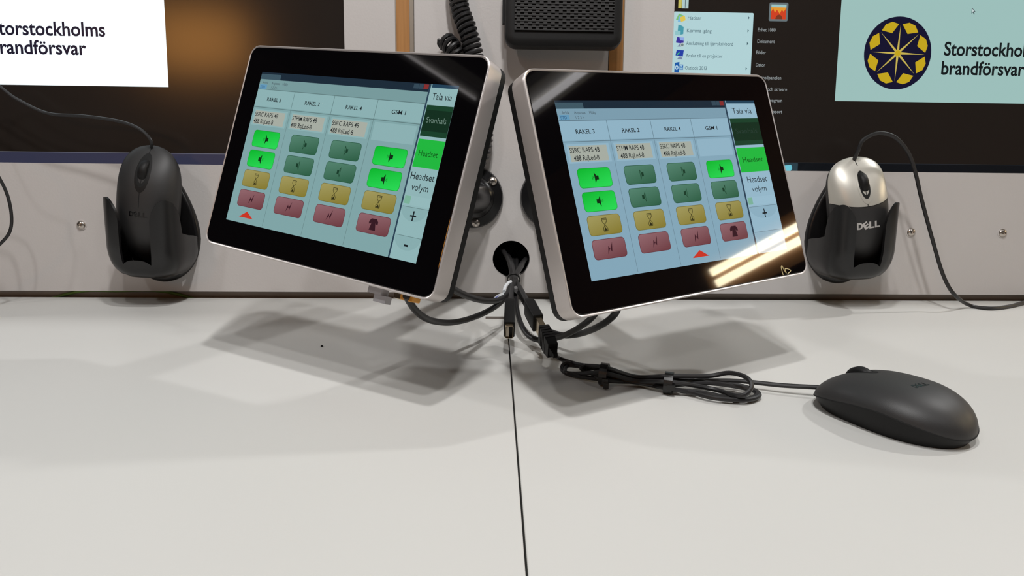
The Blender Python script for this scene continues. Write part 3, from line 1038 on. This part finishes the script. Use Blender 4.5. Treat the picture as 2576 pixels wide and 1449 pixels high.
# --- holders
def holder(px, py, label, lean, Wm=.062):
    c0 = wp(px, py, .003)                 # centre of the round foot of the plate
    t = thing('mouse_holder', WM@Matrix.Translation((c0.x, 0, c0.y))@Matrix.Rotation(math.radians(lean), 4, 'Y'), label, 'holder', 'mouse holders on the wall')
    # egg-shaped back plate
    g = G()
    def egg(k_, y):
        out = []
        for j in range(56):
            a = 2*math.pi*j/56
            x_ = math.cos(a)*.0365
            z_ = math.sin(a)*(.046 if math.sin(a) < 0 else .070)
            if z_ > 0: x_ *= 1-.42*(z_/.070)**1.6
            out.append((x_*k_, y, z_*k_))
        return out
    g.rings([egg(1, 0), egg(1, -.0035), egg(.97, -.0052), egg(.9, -.0060)])
    g.build('back_plate', M_SHINE, t, sharp=50)
    # cupped wings: a shell round the mouse, open in front
    A, Bn, n0 = Wm/2+.0052, .0400, .021
    se_ = lambda v: math.copysign(abs(v)**.62, v)
    zb = -.037
    def pt(a, zz, th=0):
        k_ = min(1, max(0, (zz-zb)/.030))
        sc = (1-(1-k_)**2)**.5 if k_ < 1 else 1
        sc = max(sc, .05)
        lean = .13*max(0, zz+.015)
        x_ = (A-th)*se_(math.cos(a))*(.45+.55*sc)
        n_ = n0+lean+((Bn-th)*se_(math.sin(a)))*(.55+.45*sc)
        return (x_, -n_, zz)
    def shell(a0, a1, top, name, na=18, nz=22, low=None):
        v, f = [], []
        for th in (0, .0022):
            for i in range(na+1):
                a = math.radians(a0+(a1-a0)*i/na)
                zt = top(i/na)
                z0_ = zb if low is None else low(i/na)
                for j in range(nz+1):
                    v.append(pt(a, z0_+(zt-z0_)*j/nz, th))
        N = (na+1)*(nz+1)
        for i in range(na):
            for j in range(nz):
                q_ = i*(nz+1)+j
                f.append((q_, q_+nz+1, q_+nz+2, q_+1))
                f.append((N+q_, N+q_+1, N+q_+nz+2, N+q_+nz+1))
        for i in range(na):
            for j in (0, nz):
                q_ = i*(nz+1)+j
                f.append((q_, q_+nz+1, N+q_+nz+1, N+q_))
        for j in range(nz):
            for i in (0, na):
                q_ = i*(nz+1)+j
                f.append((q_, q_+1, N+q_+1, N+q_))
        G().add(v, f).build(name, M_SHINE, t, sharp=50)
    def topf(u):
        # low sill at the side, then a tall rounded leaf over the front of the mouse
        if u < .36: return .002+.006*u/.36
        if u < .52:
            e = (u-.36)/.16
            return .008+.026*(1-(1-e)**2)**.5
        e = max(0, (u-.72)/.28)
        return .034+.005*math.sin(math.pi*(u-.44)/.56)-.016*(1-(1-e*e)**.5)
    shell(-16, 77, topf, 'side_wing', 46)
    shell(196, 103, topf, 'side_wing', 46)
    shell(70, 110, lambda u: -.022+.003*math.cos(math.pi*(2*u-1)), 'bottom_lip')
    G().rings([[pt(math.radians(a), zb+.0002) for a in range(-20, 201, 10)]+[(-.0155, -.004, zb), (.0155, -.004, zb)], [pt(math.radians(a), zb+.0025, .003) for a in range(-20, 201, 10)]+[(-.0155, -.004, zb+.0025), (.0155, -.004, zb+.0025)]]).build('cup_floor', M_SHINE, t, sharp=50)
    return t
holder(411, 596, 'black plastic holder on the wall gripping the black mouse', 3)
holder(2112, 604, 'black plastic holder on the wall gripping the silver mouse', -3)

# ------------------------------------------------------------------ wall bits
def wscrew(px, py, label):
    c0 = wp(px, py, 0)
    t = thing('panel_screw', WM@Matrix.Translation((c0.x, 0, c0.y)), label, 'screw', 'screws in the lower wall panel')
    G().lathe(((.0054, 0), (.0053, .0005), (.0048, .0006)), 28).build('washer', M_PANEL, t)
    G().lathe(((.0044, .0004), (.0042, .0014), (.0030, .0024), (.0016, .0027), (.0014, .0012)), 24).build('head', M_STEEL, t)
wscrew(205, 566, 'round steel screw in the wall panel left of the black mouse holder')
wscrew(2291, 584, 'round steel screw right of the silver mouse, beside its hanging cord')
wscrew(2521, 586, 'round steel screw in the wall panel farthest right')

# intercom loudspeaker
x0, z0 = wp(1270, 113, .034)
x1, z1 = wp(1566, 119, .034)
cxx, zb_ = (x0+x1)/2, (z0+z1)/2-.001
wS, hS = x1-x0, .084
sp_ = thing('loudspeaker', WM@Matrix.Translation((cxx, 0, zb_+hS/2)), 'black loudspeaker box with a slotted grille on the centre wall panel', 'loudspeaker')
g = G()
rbox(g, wS, hS, ((.010, 0), (.008, -.006), (.003, -.014), (0, -.020), (0, -.029), (.0012, -.0325), (.004, -.0340), (.0085, -.0340)), .011)
g.build('housing', M_BLACK, sp_, sharp=35)
gw, gz0, gz1 = wS*.84, -hS/2+.0155, hS/2-.012
g = G()
g.box(-gw/2, gw/2, -.0346, -.0335, gz0, gz1, 1)
nr = 21
pitch = (gz1-gz0)/nr
for r_ in range(nr+1):
    z_ = gz0+r_*pitch
    g.box(-gw/2, gw/2, -.0358, -.0340, z_-pitch*.20, z_+pitch*.20, 0)
for r_ in range(nr):
    z_ = gz0+(r_+.5)*pitch
    nb = 13
    for k_ in range(nb+1):
        xx = -gw/2+gw*(k_+(.5 if r_ % 2 else 0))/nb
        if xx < gw/2-.001:
            g.box(max(-gw/2, xx-.0018), min(gw/2, xx+.0018), -.0355, -.0340, z_-pitch*.31, z_+pitch*.31, 0)
g.build('grille', [M_MATTE, M_GROOVE], sp_, smooth=False)
g = G().box(-wS/2-.0022, -wS/2+.001, -.022, -.014, -hS/2+.024, hS/2-.02)
g.build('side_catch', M_BLACK, sp_, smooth=False)

# coiled handset cord
def coil(P, R, r, pitch_, seg=7):
    pts = spline(P, 24)
    T, N = frames(pts)
    # resample by length
    out = []
    ph = 0
    for i in range(len(pts)-1):
        d = (pts[i+1]-pts[i]).length
        steps = max(1, int(d/pitch_*14))
        for k_ in range(steps):
            e = k_/steps
            p_ = pts[i].lerp(pts[i+1], e)
            n_ = N[i].lerp(N[i+1], e).normalized()
            b_ = T[i].cross(n_).normalized()
            a = ph+2*math.pi*d*e/pitch_
            out.append(p_+(n_*math.cos(a)+b_*math.sin(a))*R)
        ph += 2*math.pi*d/pitch_
    g = G()
    tube(g, out, r, seg, raw=True)
    return g
def wl(px, py, off): 
    q_ = wp(px, py, off)
    return WM@Vector((q_.x, -off, q_.y))
P = [wl(1148, -60, .016), wl(1152, -10, .016), wl(1160, 30, .016), wl(1176, 75, .018), wl(1188, 120, .018), wl(1200, 200, .016), wl(1212, 290, .014), wl(1216, 345, .012), wl(1206, 392, .012), wl(1180, 420, .014), wl(1150, 400, .014), wl(1140, 300, .014), wl(1150, 200, .012), wl(1150, 146, .014), wl(1136, 118, .013), wl(1120, 102, .006)]
o = coil(P, .0078, .0022, .0050).build('coiled_cord', M_RUB, None, fix=False)
tag(o, 'black coiled handset cord hanging between the orange strip and the loudspeaker', 'cord')

# ------------------------------------------------------------------ cables
bn = lambda dx, dy, Y: at(1291+dx, 702+dy, Y)
def cable(name, P, r, label, cat='cable', group='black cables from the wall hole'):
    g = G()
    tube(g, P, r, 12, 9)
    o = g.build(name, M_RUB)
    return tag(o, label, cat, group)
cable('cable', [at(1070, 672, -.262), at(1105, 700, -.255), at(1150, 733, -.225), at(1205, 754, -.18), at(1250, 756, -.135), at(1276, 738, -.10), at(1287, 712, -.070), at(1288, 690, -.045), at(1280, 655, -.012), at(1262, 625, .02), at(1250, 610, .045)], .0025,
      'black cable from behind the left touch panel, upper of its two')
lan = thing('network_cable', Matrix.Translation(at(1020, 755, -.285)), 'black network cable sagging lowest from the left touch panel, with orange plug', 'cable', 'black cables from the wall hole')
inv = lan.matrix_world.inverted()
g = G()
tube(g, [inv@p_ for p_ in [at(1022, 744, -.288), at(1040, 774, -.276), at(1062, 795, -.255), at(1092, 808, -.225), at(1140, 811, -.193), at(1195, 797, -.166), at(1245, 772, -.136), at(1277, 742, -.105), at(1289, 714, -.078), at(1297, 690, -.048), at(1312, 664, -.012), at(1326, 648, .02), at(1338, 640, .045)]], .0024, 12, 9)
g.build('wire', M_RUB, lan)
Mp = M1@Matrix.Translation((.0985*KS, .013, -THH*KS/2-.0002))
g = G()
rbox(g, .0105, .007, ((.0004, -.004), (0, -.0035), (0, .004), (.0004, .0045)), .001, M=inv@Mp)
g.build('plug', M_ORANGE, lan, smooth=False)
g = G()
rbox(g, .009, .008, ((.0004, -.003), (0, -.0025), (0, .006), (.0004, .0065)), .0008, M=inv@(M1@Matrix.Translation((.0885*KS, .015, -THH*KS/2-.0002))))
g.build('plug_housing', M_GOLD, lan, smooth=False)
# pale connector lug under the left panel
g = G()
g.box(-.0075, .0035, -.004, .004, -.003, .003)
g.box(-.0022, .0078, -.003, .003, -.0078, -.003)
o = g.build('adapter', M_CLEAR, None, smooth=False, mw=M1@Matrix.Translation((.072*KS, .010, -THH*KS/2-.0014)))
tag(o, 'pale grey adapter plugged under the left touch panel', 'adapter')
cable('cable', [at(1560, 760, -.258), at(1545, 792, -.256), at(1512, 818, -.235), at(1465, 838, -.195), at(1420, 844, -.178), at(1380, 832, -.163), at(1350, 805, -.148), at(1325, 768, -.125), at(1306, 735, -.098), at(1296, 712, -.074), at(1292, 690, -.048), at(1284, 655, -.008), at(1270, 632, .045)], .0025,
      'black cable from under the right touch panel, upper of its two')
cable('cable', [at(1510, 770, -.255), at(1485, 803, -.248), at(1440, 834, -.210), at(1400, 850, -.186), at(1362, 856, -.174), at(1332, 846, -.163), at(1312, 818, -.146), at(1301, 782, -.122), at(1297, 745, -.094), at(1294, 714, -.075), at(1300, 690, -.047), at(1312, 670, -.012), at(1320, 655, .045)], .0023,
      'black cable looping lowest behind the ribbed plug, from the right touch panel')
def usb_ext(P, o_, axis, w_, t_, Ln, label, open_end):
    t = thing('extension_lead', Matrix.Translation(o_), label, 'cable', 'black cables from the wall hole')
    inv = t.matrix_world.inverted()
    g = G()
    tube(g, [inv@p_ for p_ in P], .0021, 10, 8)
    g.build('wire', M_RUB, t)
    a = axis.normalized()
    x_ = Vector((1, 0, 0))
    x_ = (x_-a*x_.dot(a)).normalized()
    u_ = x_.cross(a).normalized()
    Mb = basis(o_, x_, -a, -u_)          # -y of the box runs along the axis
    Mb = inv@Mb
    g = G()
    rbox(g, w_, t_, ((.0012, .002), (.0004, 0), (0, -.004), (0, -Ln), (.0005, -Ln-.0004)), .0012, M=Mb, n=3)
    g.build('socket_body', M_BLACK, t, sharp=30)
    if open_end:
        g = G()
        W2, T2 = w_*.74, t_*.80
        o1 = rrect(W2, T2, .001, 3)
        i1 = rrect(W2-.0010, T2-.0010, .0006, 3)
        g.rings([[(x, -Ln+.001, zz) for x, zz in o1], [(x, -Ln-.0036, zz) for x, zz in o1], [(x, -Ln-.0036, zz) for x, zz in i1], [(x, -Ln+.001, zz) for x, zz in i1]], False, True, M=Mb)
        g.build('metal_shell', M_GOLD, t, smooth=False)
        g = G().box(-W2*.36, -W2*.02, -Ln-.0030, -Ln+.0012, -T2*.38, T2*.38, 0, Mb)
        g.build('contact_tongue', mat('ivory_contact', rgb(208, 198, 180), .5, var=.03), t, smooth=False)
    return t
s1 = Vector(at(1283, 770, -.158))
se = Vector(at(1281, 829, -.186))
usb_ext([at(1290, 640, .045), at(1293, 690, -.045), at(1292, 706, -.070), at(1287, 735, -.108), at(1284, 755, -.142), s1+Vector((0, .002, .001))], s1, se-s1, .0088, .0155, (se-s1).length,
        'black extension lead with an empty metal socket facing out over the seam', True)
s2 = plug0+ax*.004
usb_ext([at(1300, 640, .045), at(1299, 690, -.045), at(1299, 706, -.066), at(1312, 730, -.112), plug0+Vector((0, .002, .002))], s2, ax, .0084, .0155, .0255,
        'black extension lead joined to the ribbed plug of the desk mouse', False)
# tie round the bundle, paper tag, clips
def tie(c_, d_, R, wid, label, group, tail=None):
    d_ = Vector(d_).normalized()
    n_ = d_.orthogonal().normalized()
    b_ = d_.cross(n_)
    g = G()
    ring = lambda rr, s: [c_+d_*s+(n_*math.cos(2*math.pi*j/24)+b_*math.sin(2*math.pi*j/24))*rr for j in range(24)]
    g.rings([ring(R, -wid/2), ring(R+.0011, -wid/2), ring(R+.0011, wid/2), ring(R, wid/2), ring(R, -wid/2)], False, False)
    if tail:
        for (dx, dy, dz), (sx, sy, sz) in tail:
            g.box(-sx/2, sx/2, -sy/2, sy/2, -sz/2, sz/2, 0, Matrix.Translation(c_+Vector((dx, dy, dz)))@Matrix.Rotation(math.atan2(d_.y, d_.x), 4, 'Z'))
    o = g.build('cable_tie', M_TIE, smooth=False)
    return tag(o, label, 'cable tie', group)
bc = at(1292, 703, -.068)
tie(bc, (at(1288, 740, -.09)-at(1290, 690, -.045)), .0054, .003, 'thin black tie gathering the cables under the round wall hole', 'cable ties')
bd = t2c-t1c
tie(t1c+Vector((0, 0, -.0003)), bd, .0068, .0055, 'black tie on the mouse cord bundle nearer the plug, with a tail', 'cable ties', (((-.0005, -.0078, -.0025), (.0042, .003, .004)), ((0, -.0098, -.0050), (.0035, .0018, .0040))))
tie(t2c+Vector((0, 0, -.0003)), bd, .0066, .0058, 'black tie on the mouse cord bundle nearer the loops', 'cable ties', (((0, -.0074, -.0005), (.005, .003, .0035)),))
g = G()
a = at(1240, 752, -.128)
tagp = [at(1238, 753, -.128), at(1250, 742, -.122), at(1268, 735, -.114), at(1266, 748, -.117), at(1254, 753, -.124)]
tq = [p_+Vector((0, .0006, 0)) for p_ in tagp]
g.rings([tagp, tq])
t_ = thing('paper_tag', Matrix.Translation(a), 'small white paper tag with blue print on the left cables under the hole', 'tag')
inv = t_.matrix_world.inverted()
g.v = [inv@v_ for v_ in g.v]
g.build('tag_paper', M_PAPER, t_, smooth=False)
g = G()
tube(g, [inv@p_ for p_ in (at(1244, 750.5, -.1285), at(1247, 749, -.1275), at(1255, 744, -.1245))], .0003, 6, 3)
g.build('print', M_BLUE, t_)
g = G()
ws = [at(1268, 733, -.108), at(1271, 722, -.094), at(1279, 712, -.082), at(1286, 709, -.079)]
tube(g, ws, .0016, 8, 5)
tag(g.build('paper_strip', M_PAPER), 'white paper strip wound on the left cable at the black tie', 'strip')
g = G()
tube(g, [at(1297, 726, -.094), at(1301, 732, -.100)], .0026, 12, 2)
tag(g.build('cable_marker', mat('grey_tape', rgb(120, 118, 118), .5, var=.05)), 'grey band round a cable just under the black tie', 'cable marker')
# earth wire behind the gap at the left
g = G()
tube(g, [Vector((-.50, .0085, -.02)), Vector((-.43, .0085, .004)), Vector((-.385, .0085, .0062)), Vector((-.33, .0085, .0045)), Vector((-.26, .0085, -.02))], .0016, 10, 8)
tag(g.build('earth_wire', mat('green_yellow_wire', rgb(98, 128, 52), .5, var=.3, vscale=60)), 'green and yellow wire showing in the gap under the left wall panel', 'wire')
# shadow of clear plastic under the hole, modelled as a thin dull bar
g = G()
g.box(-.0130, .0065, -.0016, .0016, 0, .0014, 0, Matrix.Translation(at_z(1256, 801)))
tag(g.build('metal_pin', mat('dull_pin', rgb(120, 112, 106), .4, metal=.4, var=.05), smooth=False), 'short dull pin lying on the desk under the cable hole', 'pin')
# crumb
g = G()
g.rings([[(.0011*math.cos(a)*k_, .0009*math.sin(a)*k_, z_) for a in [2*math.pi*j/9 for j in range(9)]] for k_, z_ in ((1, 0), (.9, .0008), (.3, .0013))])
tag(g.build('crumb', M_GROOVE, mw=Matrix.Translation(at_z(810, 872))), 'tiny black crumb on the left worktop half in front of the panel', 'crumb')

# ------------------------------------------------------------------ lamps of the room, and an added glow panel
def tube_lamp(name, loc, L, r, n, gap, m, label, flat=False):
    t = thing(name, Matrix.Translation(loc), label, 'lamp')
    for k_ in range(n):
        off_ = (k_-(n-1)/2)*gap
        d_ = Vector((off_, 0, 0)) if flat else Vector((0, 0, off_))
        g = G()
        tube(g, [Vector((0, -L/2, 0))+d_, Vector((0, L/2, 0))+d_], r, 14, 1)
        g.build('tube', m, t)
    g = G()
    if flat: g.box(-gap*n*.7-.03, gap*n*.7+.03, -L/2-.03, L/2+.03, r+.004, r+.04)
    else: g.box(r+.004, r+.05, -L/2-.03, L/2+.03, -gap*n*.6-.03, gap*n*.6+.03)
    g.build('fitting', M_WHITE if flat else M_BROWN, t, smooth=False)
    return t
tube_lamp('wall_lamp', (2.1, -.18, .648), .97, .014, 2, .045, M_TUBE, 'warm twin tube lamp on the brown right wall, reflected in the right touch panel')
tube_lamp('ceiling_lamp', (1.50, -.72, 1.25), .7, .012, 1, .06, M_TUBE2, 'cool tube lamp on the ceiling right of the desk, seen in the panel glass', True)

t = thing('wall_lamp', Matrix.Translation((-1.56, -3.2, 1.2)), 'warm orange lamp on the wall behind the seat, blurred in the left monitor', 'lamp')  # unseen glowing panel, added for the warm reflection in the left monitor
g = G()
rbox(g, .56, .36, ((.0, 0), (0, .03), (.01, .04)), .03)
g.build('backplate', M_WOOD, t)
g = G()
rbox(g, .50, .30, ((0, .04), (0, .06), (.03, .08)), .04)
g.build('shade', mat('lit_shade', (.8, .5, .25, 1), .6, emit=(1, .42, .09, 1), es=8), t)

tube_lamp('ceiling_lamp', (-1.66, -.66, 1.25), .30, .005, 1, .03, mat('dim_lit_tube', (.9, .9, .9, 1), .5, emit=(1, .95, .95, 1), es=2.2), 'thin tube lamp on the ceiling left of the desk, mirrored in the left panel', True)
